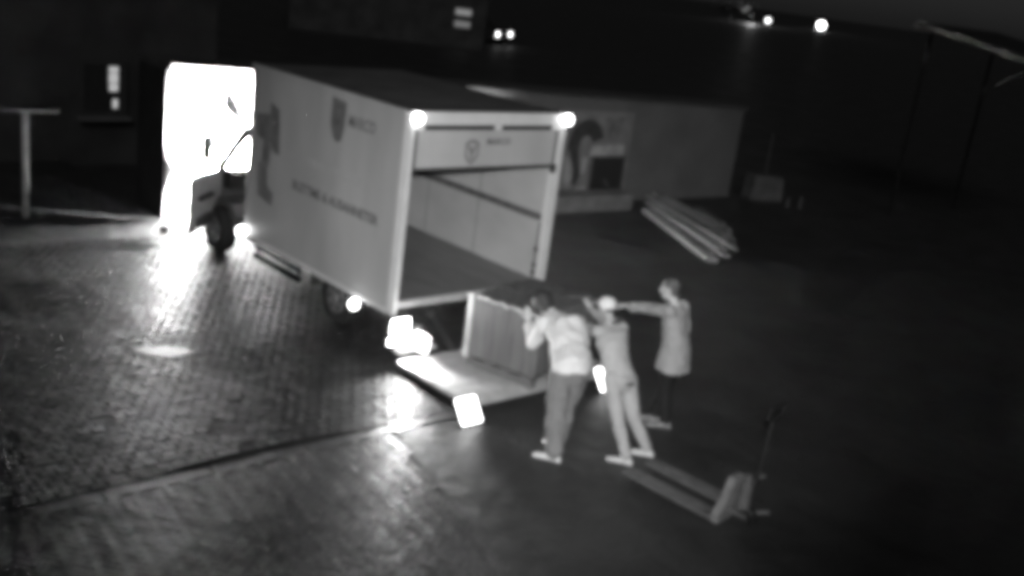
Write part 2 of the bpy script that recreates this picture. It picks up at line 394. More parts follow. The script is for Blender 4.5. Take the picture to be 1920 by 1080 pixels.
box('window_frame', .42, .50, -.05, .005, .98, 2.02, mat('win_frame', .055, .6), wn)
box('window_frame', 1.24, 1.32, -.05, .005, .98, 2.02, MATS['win_frame'], wn)
box('window_frame', .50, 1.24, -.05, .005, 1.94, 2.02, MATS['win_frame'], wn)
box('window_frame', .50, 1.24, -.05, .005, .98, 1.06, MATS['win_frame'], wn)
box('pane', .50, .965, -.02, .004, 1.06, 1.94, mat('pane_dark', .04, .5), wn)
M_win = emis('lit_window', .42)
for (x0, z0, z1) in ((.985, 1.46, 1.61), (.975, 1.622, 1.81), (.975, 1.822, 1.935), (1.06, 1.13, 1.30)):
    box('lit_pane', x0, 1.15, -.02, .004, z0, z1, M_win, wn)
for z0 in (1.61, 1.81): box('glazing_bar', .968, 1.24, -.04, .004, z0, z0 + .012, MATS['win_frame'], wn)
box('window_sill', .36, 1.36, -.20, .0, .90, .975, mat('sill', .14, .7), wn)

# ------------------------------------------------------------------ the truck
T = empty('box_truck'); tag(T, 'white box truck with raised roller shutter and lowered tail lift', 'truck')
W, L, H, ZB, ZF = 2.488, 3.642, 3.05, .624, .786
sp = box('side_panel', 0, .03, .055, L, ZB, H - .03, M_truck, T)
rp = box('side_panel', W - .03, W, .055, L, ZB, H - .03, M_truck, T)
box('front_panel', .03, W - .03, L - .03, L, ZB, H - .03, M_truck, T)
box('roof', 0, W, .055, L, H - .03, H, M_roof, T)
box('load_floor', .03, W - .03, .055, L - .03, ZF - .06, ZF, M_floor, T)
box('floor_beam', .3, W - .3, .3, L - .1, ZB - .02, ZF - .062, M_chassis, T)
box('wall_lining', W - .045, W - .0305, .06, L - .031, ZF + .002, H - .035, M_truckin, T)
box('wall_lining', .0305, .045, .06, L - .031, ZF + .002, H - .035, M_truckin, T)
box('wall_lining', .046, W - .046, L - .045, L - .0305, ZF + .002, H - .035, M_truckin, T)
box('roof_lining', .046, W - .046, .06, L - .046, H - .05, H - .034, M_truckin, T)
box('load_rail', W - .075, W - .0455, .14, L - .05, 1.60, 1.685, mat('rail_dark', .11, .6, .3, 9), T)
box('load_rail', .0455, .075, .14, L - .05, 1.60, 1.685, MATS['rail_dark'], T)
for y in (1.45, 2.6): box('lining_seam', W - .049, W - .0455, y, y + .03, ZF + .01, H - .06, mat('seam', .3, .6), T)
box('corner_trim', -.012, .0, 0.055, .11, ZB, H, M_frame, T)
box('lower_trim', -.014, .0, .112, L, ZB - .01, ZB + .05, M_frame, T)
box('upper_trim', -.014, .0, .112, L, H - .06, H + .004, M_truck, T)
# rear frame
rf = empty('rear_frame'); rf.parent = T
box('frame_post', 0, .075, -.005, .055, ZB - .02, H - .001, M_frame, rf, .006)
box('frame_post', W - .115, W, -.005, .055, ZB - .02, H - .001, M_frame, rf, .006)
box('frame_header', .075, W - .115, -.004, .055, 2.90, H - .001, M_frame, rf, .006)
box('frame_sill', .075, W - .115, -.004, .055, ZF - .085, ZF - .002, M_lift, rf, .004)
box('header_slot', .20, 1.27, .012, .05, 2.842, 2.899, M_black, rf)
box('header_slot', 1.38, W - .26, .012, .05, 2.842, 2.899, M_black, rf)
box('header_bracket', 1.272, 1.378, -.002, .05, 2.84, 2.899, M_frame, rf)
box('header_bracket', .077, .198, -.002, .05, 2.84, 2.899, M_frame, rf)
box('header_bracket', W - .258, W - .117, -.002, .05, 2.84, 2.899, M_frame, rf)
# roller shutter, rolled down a quarter
sh = box('roller_shutter', .125, W - .165, .010, .048, 2.395, 2.8395, M_truck, T)
for z in (2.54, 2.69): box('shutter_slat_joint', .125, W - .165, .0085, .0098, z, z + .005, mat('slat_joint', .36, .6), sh)
box('bottom_seal', .078, W - .118, .004, .05, 2.355, 2.3945, M_black, sh)
box('gap_shade_strip', .078, .124, .02, .05, 2.396, 2.838, M_black, sh)
box('gap_shade_strip', W - .164, W - .118, .02, .05, 2.396, 2.838, M_black, sh)  # black strips put the shade into the gaps beside the shutter
box('corner_roller', W - .20, W - .118, -.03, .003, 2.30, 2.40, M_black, sh)
# latch rod on the right wall
lr = MB().tube((W - .135, .10, .84), (W - .135, .10, 1.60), .013, n=8).build('latch_rod', M_chassis, T)
for z in (.88, .98, 1.20): box('latch_catch', W - .155, W - .118, .075, .125, z, z + .06, M_chassis, lr)
box('guide_track', W - .13, W - .0465, .058, .10, ZF + .003, 2.35, M_frame, T)
# print on the rear and the side
def shield(name, parent, M, s, sx=1.0):
    o_ = [(-.5, .42), (-.28, .62), (0, .66), (.28, .62), (.5, .42), (.46, -.25), (.30, -.5), (0, -.72), (-.30, -.5), (-.46, -.25)]
    n = len(o_); i_ = [(x * .74, z * .76) for x, z in o_]
    mb = MB()
    vs = [M @ Vector((x * s * sx, z * s, 0)) for x, z in o_] + [M @ Vector((x * s * sx, z * s, 0)) for x, z in i_]
    mb.add(vs, [(k, (k + 1) % n, (k + 1) % n + n, k + n) for k in range(n)])
    for q in ([(-.33, .34), (-.14, .34), (.06, -.02), (-.06, -.14)], [(.33, .34), (.14, .34), (-.05, 0.0), (.06, -.13)], [(-.08, -.08), (.08, -.08), (.08, -.42), (-.08, -.42)]):
        mb.add([M @ Vector((x * s * sx, z * s, .001)) for x, z in q], [(0, 1, 2, 3)])
    return mb.build(name, M_print, parent)
MR = Matrix.Translation((0, .0075, 0)) @ Matrix(((1, 0, 0, 0), (0, 0, -1, 0), (0, 1, 0, 0), (0, 0, 0, 1)))   # rear face: text x -> +x, y -> +z
shield('emblem', sh, Matrix.Translation((.95, 0, 2.58)) @ MR, .22)
text('lettering', 'MARCO', .105, M_print, sh, Matrix.Translation((1.17, 0, 2.665)) @ MR, .38)
MS = Matrix.Translation((-.0015, 0, 0)) @ Matrix(((0, 0, -1, 0), (-1, 0, 0, 0), (0, 1, 0, 0), (0, 0, 0, 1)))    # left side: text x -> -y
shield('emblem', sp, Matrix.Translation((0, 1.47, 2.66)) @ MS, .34, .75)
MB().prism([(1.30, 2.92), (1.62, 2.95), (1.63, 2.60), (1.56, 2.45), (1.46, 2.40), (1.36, 2.45), (1.31, 2.60)], 0, -.0012, -.0004).build('emblem_ground', M_print2, sp)
text('lettering', 'MARCO', .20, M_print2, sp, Matrix.Translation((0, 1.235, 2.655)) @ MS, .56)
text('lettering', 'BLETTME & AUSANNETER', .17, M_print, sp, Matrix.Translation((0, 2.42, 1.60)) @ MS, 1.96)
text('lettering', 'TRANSPORT', .13, M_print3, sp, Matrix.Translation((0, 2.15, 1.98)) @ MS, 1.3)
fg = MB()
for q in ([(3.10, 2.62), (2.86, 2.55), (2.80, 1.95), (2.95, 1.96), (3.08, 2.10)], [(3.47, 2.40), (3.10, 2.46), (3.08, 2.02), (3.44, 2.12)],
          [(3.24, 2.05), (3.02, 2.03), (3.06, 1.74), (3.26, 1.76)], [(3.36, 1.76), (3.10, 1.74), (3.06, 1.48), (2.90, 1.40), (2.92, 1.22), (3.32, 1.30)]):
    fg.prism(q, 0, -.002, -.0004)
fg.build('dark_figure', M_print2, sp)  # flat dark polygons laid on the side panel
# marker lamps
def marker(p, d, r, parent=T):
    m0 = empty('marker_lamp', p); m0.parent = parent
    MB().ell((0, 0, 0), Vector((r, 0, 0)), Vector((0, r * .8, 0)), Vector((0, 0, r)), 12, 8).build('lens', M_marker, m0, smooth=True)
    q = Vector(d) * -.045
    MB().box(-.03, .03, -.03, .03, -.03, .03, Matrix.Translation(q)).build('bracket', M_black, m0)
marker((.045, -.06, 2.985), (0, -1, 0), .062); marker((W - .05, -.06, 2.985), (0, -1, 0), .062)
marker((-.06, 3.60, .70), (-1, 0, 0), .065); marker((-.06, .70, .545), (-1, 0, 0), .062)
# chassis, wheels
box('chassis_rail', .62, .74, .1, 5.0, .46, ZB - .021, M_chassis, T); box('chassis_rail', 1.75, 1.87, .1, 5.0, .46, ZB - .021, M_chassis, T)
def wheel(x, y, outer):
    wl = empty('wheel', (x, y, .36)); wl.parent = T
    rs = []
    for (xx, r_) in ((-.11, .22), (-.115, .335), (-.08, .36), (.08, .36), (.115, .335), (.11, .22)):
        rs.append([Vector((xx, r_ * math.cos(2 * math.pi * i / 28), r_ * math.sin(2 * math.pi * i / 28))) for i in range(28)])
    MB().loft(rs).build('tyre', M_tyre, wl, smooth=False)
    rm = MB().tube((outer * .05, 0, 0), (outer * .128, 0, 0), .215, .20, 24).build('rim', M_rim, wl)
    MB().tube((outer * .12, 0, 0), (outer * .165, 0, 0), .07, .06, 14).build('hub', M_rim, wl)
    for i in range(6):
        t = 2 * math.pi * i / 6
        MB().tube((outer * .127, .14 * math.cos(t), .14 * math.sin(t)), (outer * .132, .14 * math.cos(t), .14 * math.sin(t)), .032, n=10).build('rim_hole', M_black, wl)
for y in (1.46, 4.92):
    wheel(.30, y, -1); wheel(W - .30, y, 1)
for x0, x1 in ((.10, .50), (W - .50, W - .10)):
    MB().prism([(.96, .42), (.98, .60), (1.94, .60), (1.97, .40), (1.94, .40), (1.92, .585), (1.0, .585), (.985, .42)], 0, x0, x1).build('mudguard', M_chassis, T)
M_guard = mat('guard_black', .008, .95, .2, spec=.1)
box('side_guard', .04, .07, 2.15, 3.4, .36, .44, M_guard, T); box('side_guard', .04, .07, 2.15, 3.4, .50, .56, M_guard, T)
for y in (2.2, 3.3): box('guard_strut', .07, .10, y, y + .06, .34, .63, M_chassis, T)
# cab
cab = empty('cab'); cab.parent = T
X0, X1 = .26, W - .26
pf_ = [(4.905, .84), (5.22, .78), (5.37, .62), (5.40, .36), (5.92, .34), (5.99, .50), (5.99, .80), (5.92, .97), (5.60, 1.08), (5.12, 1.24), (4.95, 1.30), (4.905, 1.30)]
MB().prism(pf_, 0, X0, X1).build('bonnet', M_cab, cab, .025)
MB().prism([(3.66, .42), (4.44, .42), (4.47, .60), (4.60, .76), (4.90, .83), (4.90, .88), (4.55, .84), (4.38, .66), (3.66, .60)], 0, X0, X1).build('cab_floor', M_cab, cab)
MB().prism([(3.66, .602), (4.37, .662), (4.54, .842), (4.90, .882), (4.90, 1.30), (3.66, 1.30)], 0, X1 - .05, X1).build('cab_side', M_cab, cab, .01)
box('cab_back_wall', X0 + .01, X1 - .06, 3.66, 3.70, .605, 1.99, M_chassis, cab)
box('door_post', X0, X0 + .07, 3.66, 3.78, .602, 1.29, M_cab, cab)
MB().prism([(4.62, 1.05), (4.90, 1.0), (4.90, 1.29), (4.68, 1.27)], 0, X0 + .05, X1 - .06).build('dashboard', M_black, cab)
sw = MB()
for k in range(18):
    q_ = lambda k_: Vector((.72 + .19 * math.cos(k_ * math.pi / 9), 4.50 + .07 * math.sin(k_ * math.pi / 9), 1.22 + .17 * math.sin(k_ * math.pi / 9)))
    sw.cap(q_(k), .014, q_(k + 1), .014, 6)
sw.build('steering_wheel', M_black, cab)
def bar(p, q, t):
    p = Vector(p); q = Vector(q); d = (q - p).normalized(); u = d.cross(Vector((1, 0, 0))).normalized() * t / 2; v_ = Vector((1, 0, 0)) * t / 2
    return MB().loft([[c_ + u + v_, c_ + u - v_, c_ - u - v_, c_ - u + v_] for c_ in (p, q)])
for x in (X0 + .04, X1 - .04):
    s_ = 1 if x < 1 else -1
    bar((x, 5.02, 1.27), (x + s_ * .05, 4.30, 2.02), .11).build('windscreen_pillar', M_cab, cab)
    bar((x, 3.70, 1.28), (x + s_ * .07, 3.70, 2.03), .10).build('rear_pillar', M_cab, cab)
x = X1 - .04
MB().add([(x, 4.93, 1.31), (x - .065, 4.30, 1.99), (x - .065, 3.76, 1.99), (x, 3.76, 1.31)], [(0, 1, 2, 3)]).build('side_window', M_glass, cab)
MB().prism([(3.66, 1.99), (4.33, 1.99), (4.24, 2.08), (3.9, 2.13), (3.66, 2.13)], 0, X0 + .07, X1 - .07).build('cab_roof', M_cab, cab, .02)
MB().add([(X0 + .08, 5.00, 1.30), (X1 - .08, 5.00, 1.30), (X1 - .14, 4.33, 1.99), (X0 + .14, 4.33, 1.99)], [(0, 1, 2, 3)]).build('windscreen', M_glass, cab)
MB().prism([(4.90, .88), (5.2, .82), (5.36, .64), (5.40, .40), (5.46, .40), (5.41, .68), (5.23, .88), (4.90, .95)], 0, X0 - .025, X0 - .002).build('wheel_arch', mat('arch_plastic', .16, .5), cab)
box('front_bumper', X0 + .01, X1 - .01, 5.993, 6.05, .30, .52, M_black, cab, .02)
box('grille', .75, W - .75, 5.991, 6.005, .56, .82, M_black, cab)
MB().box(.40, .95, 3.85, 4.35, .75, 1.0).box(.40, .95, 3.72, 3.88, 1.001, 1.62).build('seat', M_black, cab, .03)
MB().box(1.15, 2.1, 3.85, 4.35, .75, 1.0).box(1.15, 2.1, 3.72, 3.88, 1.001, 1.62).build('seat', M_black, cab, .03)
# driver's door swung open towards the camera
dp = empty('door', (X0 - .01, 4.90, 0), R(-49)); dp.parent = T; dp['label'] = "driver's door of the cab standing open"
out = [(-1.09, .50), (-.46, .50), (-.42, .64), (-.24, .84), (0, .92), (0, 1.30), (-1.09, 1.30)]
MB().prism(out, 0, -.035, -.004).build('door_skin', M_cab, dp, .008)
MB().prism([(y_ * .97 - .012, .90 + (z_ - .90) * .95) for y_, z_ in out], 0, -.003, .04).build('door_trim', mat('door_trim', .36, .6, .15, 6), dp, .01)
box('door_pocket', .041, .10, -.95, -.40, .60, .74, mat('door_pocket', .05, .6), dp, .01); box('arm_rest', .041, .11, -.90, -.45, .98, 1.04, MATS['door_pocket'], dp, .01)
box('handle', -.075, -.036, -1.0, -.84, 1.08, 1.12, M_black, dp)
for a_, b_ in (((.0, .03, 1.30), (.05, -.60, 1.97)), ((.05, -.60, 1.97), (.05, -1.06, 1.97)), ((.05, -1.06, 1.97), (.0, -1.06, 1.30))):
    bar(a_, b_, .045).build('window_frame', M_cab, dp)
MB().add([(.002, 0, 1.31), (.05, -.60, 1.95), (.05, -1.05, 1.95), (.002, -1.05, 1.31)], [(0, 1, 2, 3)]).build('side_window', M_glass, dp)
for (xa, xb, xc, xd) in ((-.02, .12, .05, X0 + .02), (W - .12, W + .02, W - .05, X1 - .02)):
    mi = MB().prism([(4.90, 1.42), (5.03, 1.42), (5.04, 1.78), (4.92, 1.80)], 0, xa, xb).build('mirror', M_black, T, .015)
    MB().tube((xc, 4.96, 1.42), (xd, 4.97, 1.28), .018, n=8).build('mirror_arm', M_black, mi)
for i, x in enumerate((X0 + .2, X1 - .2)):
    hl = empty('headlight', (x, 5.99, .72)); hl.parent = T
    box('housing', -.15, .15, -.01, .012, -.10, .10, M_black, hl)
    MB().box(-.13, .13, .013, .03, -.08, .08).build('lens', M_head, hl)
    for side, rise, half in (((43, 34, 46), (42, -22, 48)), ((-13, 30, 52), (-13, -15, 52)))[i]:      # main beam and dipped beam
        ld = bpy.data.lights.new('headlight_bulb', 'SPOT'); ld.energy = 46000; ld.spot_size = R(half * 2); ld.spot_blend = .12; ld.shadow_soft_size = .05
        lo = bpy.data.objects.new('headlight_bulb', ld); COL.objects.link(lo); lo.parent = hl; lo.location = (0, .06, 0)
        dv = Vector((math.sin(R(side)) * math.cos(R(rise)), math.cos(R(side)) * math.cos(R(rise)), math.sin(R(rise))))
        lo.rotation_euler = (-dv).to_track_quat('Z', 'Y').to_euler()
# tail lamps, bumper, tail lift
def tail(x, s_):
    tl = empty('tail_lamp', (x, 0, 0)); tl.parent = T
    box('housing', -.15, .15, -.055, .04, .38, .60, M_black, tl, .01)
    MB().box(-.125, .125, -.075, -.056, .40, .58).build('lens', M_tail if s_ > 0 else mat('lens_dark', .2, .2), tl, .008)
    return tl
t1 = tail(.10, 1); t2 = tail(W - .16, -1)
box('reversing_lens', -.24, .17, -.20, -.165, .33, .405, M_tail, t1, .01)
box('reversing_housing', -.25, .18, -.164, -.08, .32, .375, M_black, t1)
bl = bpy.data.lights.new('tail_bulb', 'SPOT'); bl.energy = 170; bl.spot_size = R(176); bl.spot_blend = .05; bl.shadow_soft_size = .1
bo = bpy.data.objects.new('tail_bulb', bl); COL.objects.link(bo); bo.parent = t1; bo.location = (-.03, -.30, .40)
bo.rotation_euler = Vector((.0, 1, .0)).to_track_quat('Z', 'Y').to_euler()
box('added_light_block', .165, .185, -.56, -.205, .27, .52, M_chassis, T)  # plate added to keep the tail bulb's light off the crate
box('step_bumper', -.02, .55, -.24, -.12, .205, .255, M_lift, T, .01); box('step_bumper', W - .55, W + .0, -.24, -.12, .205, .255, M_lift, T, .01)
for x in (.35, W - .41): box('bumper_bracket', x, x + .06, -.16, .2, .256, .50, M_chassis, T)
for x in (.75, W - .85):
    MB().prism([(-.30, .16), (-.22, .16), (.35, .44), (.35, .52), (.25, .52)], 0, x, x + .09).build('lift_arm', M_chassis, T)
pf = MB().prism([(-.26, .105), (-1.45, .105), (-1.64, .112), (-1.64, .122), (-1.45, .152), (-.26, .152)], 0, -.06, 2.33).build('lift_platform', M_lift, T, .003)
for y in (-.45, -.7, -.95, -1.2): box('tread_bar', .0, 2.27, y, y + .03, .1525, .156, mat('tread', .36, .5), pf)
for i, x in enumerate((-.31, 1.86)):
    fgp = MB().prism([(-1.63, .26), (-1.80, .024), (-1.82, .024), (-1.65, .265)], 0, x, x + .29).build('warning_flag', M_black, T)
    box('flag_hinge', x + .20, x + .26, -1.66, -1.60, .124, .15, M_black, fgp)
    MB().prism([(-1.654, .258), (-1.822, .028), (-1.826, .028), (-1.658, .258)], 0, x + .01, x + .28).build('reflection_glow', M_flag, fgp)  # emission imitates the flags' bright reflected light, no lamp inside

# ------------------------------------------------------------------ the wrapped load on the tail lift
ld_ = empty('wrapped_load', (.62, -.66, .156), R(13)); tag(ld_, 'big film-wrapped crate standing on the lowered tail lift', 'crate')
M_wrap = mat('stretch_film', .125, .7, .30, 3, .004, 12, spec=.25, streak=(5, 5, .5))
LW, LD, LH = 1.30, 1.0, .86
wb = bmesh.new()
nx, ny, nz_ = 26, 20, 16
def wpt(x, y, z):
    k = noise.noise(Vector((x * 7, y * 7, z * 1.1))) * .009 + noise.noise(Vector((x * 19, y * 19, z * 2.5))) * .006
    top = noise.noise(Vector((x * 4 + 9, y * 4, 2))) * .04 * max(0, (z - .7) / .16)
    return Vector((x, y, z + top)), k
mbw = MB()
ring = [(x / nx * LW, 0) for x in range(nx)] + [(LW, -y / ny * LD) for y in range(ny)] + [(LW - x / nx * LW, -LD) for x in range(nx)] + [(0, -LD + y / ny * LD) for y in range(ny)]
rings = []
for zi in range(nz_ + 1):
    z = .13 + (LH - .13) * zi / nz_; rr_ = []
    for (x, y) in ring:
        P, k = wpt(x, y, z); c_ = Vector((LW / 2, -LD / 2, 0)); o_ = Vector((P.x, P.y, 0)) - c_
        f_ = 1 + k / max(.3, o_.length)
        rr_.append(Vector((c_.x + o_.x * f_, c_.y + o_.y * f_, P.z)))
    rings.append(rr_)
for q in (.985, .90, .6, .25):
    rings.append([Vector((LW / 2 + (p.x - LW / 2) * q, -LD / 2 + (p.y + LD / 2) * q, LH + .012 + .02 * noise.noise(Vector((p.x * q * 6, p.y * q * 6, 1))) + (p.z - LH) * q)) for p in rings[nz_]])
mbw.loft(rings).build('film_wrap', M_wrap, ld_, smooth=True)
# film bunched up over the top rim and a stiff corner post
MB().box(-.014, .05, -.06, .014, .10, .90).build('corner_post', mat('corner_card', .42, .6, .15, 5), ld_, .005)
rim = MB(); pts_ = [(.02, -.1 - i * .07, .875 + .03 * noise.noise(Vector((i * .9, 0, 5)))) for i in range(13)]
for p, q in zip(pts_, pts_[1:]): rim.cap(p, .016 + .008 * random.random(), q, .016 + .008 * random.random(), 8)
rim.build('bunched_film', mat('film_fold', .48, .3, .3, 8), ld_, smooth=True)
pa = empty('pallet'); pa.parent = ld_
for x in (.03, LW / 2 - .05, LW - .13): box('pallet_bearer', x, x + .10, -LD + .02, -.02, .0, .09, mat('pallet_wood', .12, .8), pa)
for y in (-.14, -.40, -.66, -.94): box('pallet_board', .02, LW - .02, y, y + .11, .0905, .115, MATS['pallet_wood'], pa)

# ------------------------------------------------------------------ pallet jack
pj = empty('pallet_jack', (.77, -4.62, 0), R(4)); tag(pj, 'empty hand pallet jack left on the ground behind the workers', 'pallet jack')
M_jack = mat('jack_paint', .10, .4, .25, 8); M_jackd = mat('jack_dark', .010, .6)
for x in (-.27, .11):
    fk = MB().prism([(.10, .04), (.10, .095), (1.06, .095), (1.18, .075), (1.18, .055), (1.06, .05)], 0, x, x + .16).build('fork', M_jack, pj, .006)
    MB().tube((x + .02, 1.02, .035), (x + .14, 1.02, .035), .035, n=12).build('load_roller', M_jackd, fk)
    box('fork_rib', x + .03, x + .13, .2, .95, .0955, .0985, mat('jack_worn', .13, .35, .3, 9), fk)
M_jend = mat('jack_end', .17, .4, .25, 8)
bk = MB().prism([(-.28, .04), (.28, .04), (.28, .12), (.16, .30), (.09, .46), (-.09, .46), (-.16, .30), (-.28, .12)], 1, .02, .10).build('lifting_frame', M_jend, pj, .01)
MB().tube((0, -.06, .14), (0, -.06, .44), .065, .055, 14).build('pump', M_jack, pj, smooth=False)
MB().tube((0, -.06, .44), (0, -.06, .52), .03, .03, 10).build('pump_rod', M_jack, pj)
for x in (-.075, .03): 
    wj = MB().tube((x, -.10, .09), (x + .045, -.10, .09), .09, n=18).build('steering_wheel', M_jackd, pj)
box('pump_foot', -.11, .11, -.16, .04, .12, .16, M_jack, pj, .01)
MB().tube((.12, -.02, .36), (.30, -.02, .40), .018, n=8).build('release_pedal', mat('jack_worn', .13), pj); box('pedal_pad', .28, .36, -.05, .02, .385, .415, MATS['jack_worn'], pj)
MB().tube((-.02, -.06, .12), (.26, -.2, .11), .02, n=8).build('foot_lever', MATS['jack_worn'], pj)
hd = MB().tube((.04, -.12, .42), (.07, -.14, 1.10), .02, n=10).build('tiller', M_jackd, pj)
lp = [(.07, -.14, 1.08), (-.06, -.15, 1.14), (-.06, -.17, 1.24), (.20, -.17, 1.24), (.20, -.15, 1.14), (.07, -.14, 1.08)]
lpm = MB()
for p, q in zip(lp, lp[1:]): lpm.cap(p, .014, q, .014, 8)
lpm.build('grip_loop', M_jackd, hd)

# ------------------------------------------------------------------ people
def remesh(name, mb, material, parent, voxel, smooth_it=4, wrinkle=0.0, wscale=.12):
    o = mb.build('tmp_' + name, material)
    r_ = o.modifiers.new('r', 'REMESH'); r_.mode = 'VOXEL'; r_.voxel_size = voxel
    s_ = o.modifiers.new('s', 'SMOOTH'); s_.factor = .5; s_.iterations = smooth_it
    if wrinkle:
        tx = bpy.data.textures.new(name, 'CLOUDS'); tx.noise_scale = wscale; tx.noise_depth = 2
        d_ = o.modifiers.new('d', 'DISPLACE'); d_.texture = tx; d_.strength = wrinkle; d_.mid_level = .5; d_.texture_coords = 'LOCAL'
    bpy.context.view_layer.update()
    me = bpy.data.meshes.new_from_object(o.evaluated_get(bpy.context.evaluated_depsgraph_get()))
    old = o.data; bpy.data.objects.remove(o); bpy.data.meshes.remove(old)
    me.shade_smooth(); me.name = name
    if not me.materials: me.materials.append(material)
    return link(name, me, parent)
def oval(c, S, F, a, b, n=16):
    c = Vector(c); return [c + S * (a * math.cos(2 * math.pi * i / n)) + F * (b * math.sin(2 * math.pi * i / n)) for i in range(n)]
def hand(mb, wrist, d, pn, thumb, curl=.5, s=1.0):
    """palm, four fingers of unequal length with two bends, thumb from the side of the palm"""
    wrist = Vector(wrist); d = Vector(d).normalized(); pn = Vector(pn); pn = (pn - d * pn.dot(d)).normalized(); sd_ = d.cross(pn) * thumb
    k0 = wrist + d * .085 * s
    mb.loft([oval(wrist + d * t * s, sd_, pn, a * s, b * s, 12) for t, a, b in ((-.02, .026, .02), (.02, .032, .018), (.06, .041, .016), (.092, .040, .013))])
    for i, ln in enumerate((.072, .082, .076, .060)):
        b0 = k0 + sd_ * ((1.5 - i) * .0205 * s); dd = d; p = b0; r = .0095 * s
        for j, q in enumerate((.46, .31, .23)):
            dd = (dd + pn * curl * (.35 + .35 * j)).normalized(); e = p + dd * ln * q * s * 1.1
            mb.cap(p, r, e, r * .92, 8); p = e; r *= .92
    p = wrist + d * .03 * s + sd_ * .034 * s; dd = (d * .75 + sd_ * .65 + pn * .25).normalized()
    for ln in (.042, .034, .026):
        e = p + dd * ln * s; mb.cap(p, .0115 * s, e, .0105 * s, 8); p = e; dd = (dd + d * .25 + pn * .2).normalized()
def head(mb, c, F, U, s=1.0):
    c = Vector(c); F = Vector(F).normalized(); U = Vector(U); U = (U - F * U.dot(F)).normalized(); S = F.cross(U)
    mb.ell(c + U * .02 * s, S * .077 * s, F * .097 * s, U * .100 * s)
    mb.ell(c + F * .022 * s - U * .055 * s, S * .056 * s, F * .070 * s, U * .065 * s)
    mb.cap(c + F * .092 * s + U * .012 * s, .010 * s, c + F * .112 * s - U * .022 * s, .014 * s, 8)
    for q in (-1, 1):
        mb.ell(c + S * (q * .078 * s) - F * .006 * s, S * .012 * s, F * .020 * s, U * .033 * s, 8, 6)
        mb.ell(c + S * (q * .031 * s) + F * .083 * s + U * .012 * s, S * .013 * s, F * .010 * s, U * .009 * s, 8, 6)
        mb.cap(c + S * (q * .015 * s) + F * .092 * s + U * .033 * s, .007 * s, c + S * (q * .05 * s) + F * .078 * s + U * .034 * s, .006 * s, 6)
    mb.cap(c - S * .022 * s + F * .090 * s - U * .052 * s, .007 * s, c + S * .022 * s + F * .090 * s - U * .052 * s, .007 * s, 6)
    return F, U, S
def shoe(mb, heel, toe, k=1.0):
    heel = Vector(heel); toe = Vector(toe); d = (toe - heel).normalized(); z = Vector((0, 0, 1)); s_ = d.cross(z)
    Ln = .29 * k; rings_ = []
    for t, a, h in ((-.02, .025, .05), (.0, .036, .085), (.06, .040, .095), (.12, .042, .080), (.19, .049, .058), (.25, .044, .045), (.285, .028, .034)):
        c_ = Vector((heel.x, heel.y, 0)) + d * (t * k) ; h *= k; a *= k
        c_ = c_ + z * (heel.z + (toe.z - heel.z) * max(0, t) / .285)
        rings_.append([c_ + s_ * (a * math.cos(2 * math.pi * i / 12)) + z * (h / 2 + h / 2 * math.sin(2 * math.pi * i / 12)) for i in range(12)])
    mb.loft(rings_)
V = Vector
M_skin = mat('skin', .46, .55, .06, 9); M_hair = mat('hair_dark', .035, .6, .3, 30)
def limb(mb, *pr_):
    for (p, r0), (q, r1) in zip(pr_, pr_[1:]): mb.cap(p, r0, q, r1, 14)

# --- first worker: white top, baggy grey trousers, leaning into the crate
base = V((.25, -2.7, 0)); P = empty('person', base)
tag(P, 'person in white top and baggy grey trousers bending against the crate', 'person', 'people loading the truck')
def rel(*p): return V(p) - base
F1 = V((.30, .95, 0)).normalized(); S1 = V((.95, -.30, 0)).normalized()
hipL, hipR = rel(.25, -2.60, .86), rel(.46, -2.66, .89); hip = (hipL + hipR) / 2
knL, knR = rel(.17, -2.71, .45), rel(.40, -2.60, .45); anL, anR = rel(.03, -2.87, .09), rel(.26, -2.70, .09)
waist, chest = rel(.45, -2.50, 1.04), rel(.60, -2.26, 1.19)
shL, shR, neck, hc = rel(.44, -2.08, 1.18), rel(.76, -2.16, 1.13), rel(.62, -2.02, 1.25), rel(.60, -1.87, 1.315)
elL, wrL, elR, wrR = rel(.52, -1.88, .86), rel(.66, -1.63, 1.02), rel(.92, -1.90, .98), rel(.98, -1.66, 1.02)
up1 = (chest - waist).normalized(); bk1 = up1.cross(S1).normalized()
mb = MB()
limb(mb, (hipL, .085), (knL, .06), (anL, .042)); limb(mb, (hipR, .085), (knR, .06), (anR, .042))
mb.loft([oval(hip - V((0, 0, .06)), S1, F1, .15, .11), oval(hip + V((0, 0, .05)), S1, F1, .16, .12), oval(waist, S1, bk1, .14, .10), oval(chest, S1, bk1, .16, .11), oval((shL + shR) / 2, S1, bk1, .13, .07)])
limb(mb, ((shL + shR) / 2, .065), (neck, .055), (hc, .055))
limb(mb, (shL, .055), (elL, .043), (wrL, .030)); limb(mb, (shR, .055), (elR, .043), (wrR, .030))
hand(mb, wrL, V((.10, .30, .80)), V((.5, .8, -.2)), 1, .25); hand(mb, wrR, V((0, .5, .8)), V((.2, .9, -.3)), -1, .25)
Fh, Uh, Sh = head(mb, hc, V((.15, .70, -.70)), V((-.05, .7, .7)))
for (an, dx) in ((anL, V((-.12, .26, 0))), (anR, V((.02, .28, 0)))):
    h_ = V((an.x, an.y, .02)) - dx.normalized() * .05; mb.cap(V((h_.x, h_.y, .045)), .032, V((h_.x, h_.y, .04)) + dx.normalized() * .2, .026, 8)
remesh('body', mb, M_skin, P, .0085, 3)
mb = MB()
Sx = (shR - shL).normalized()
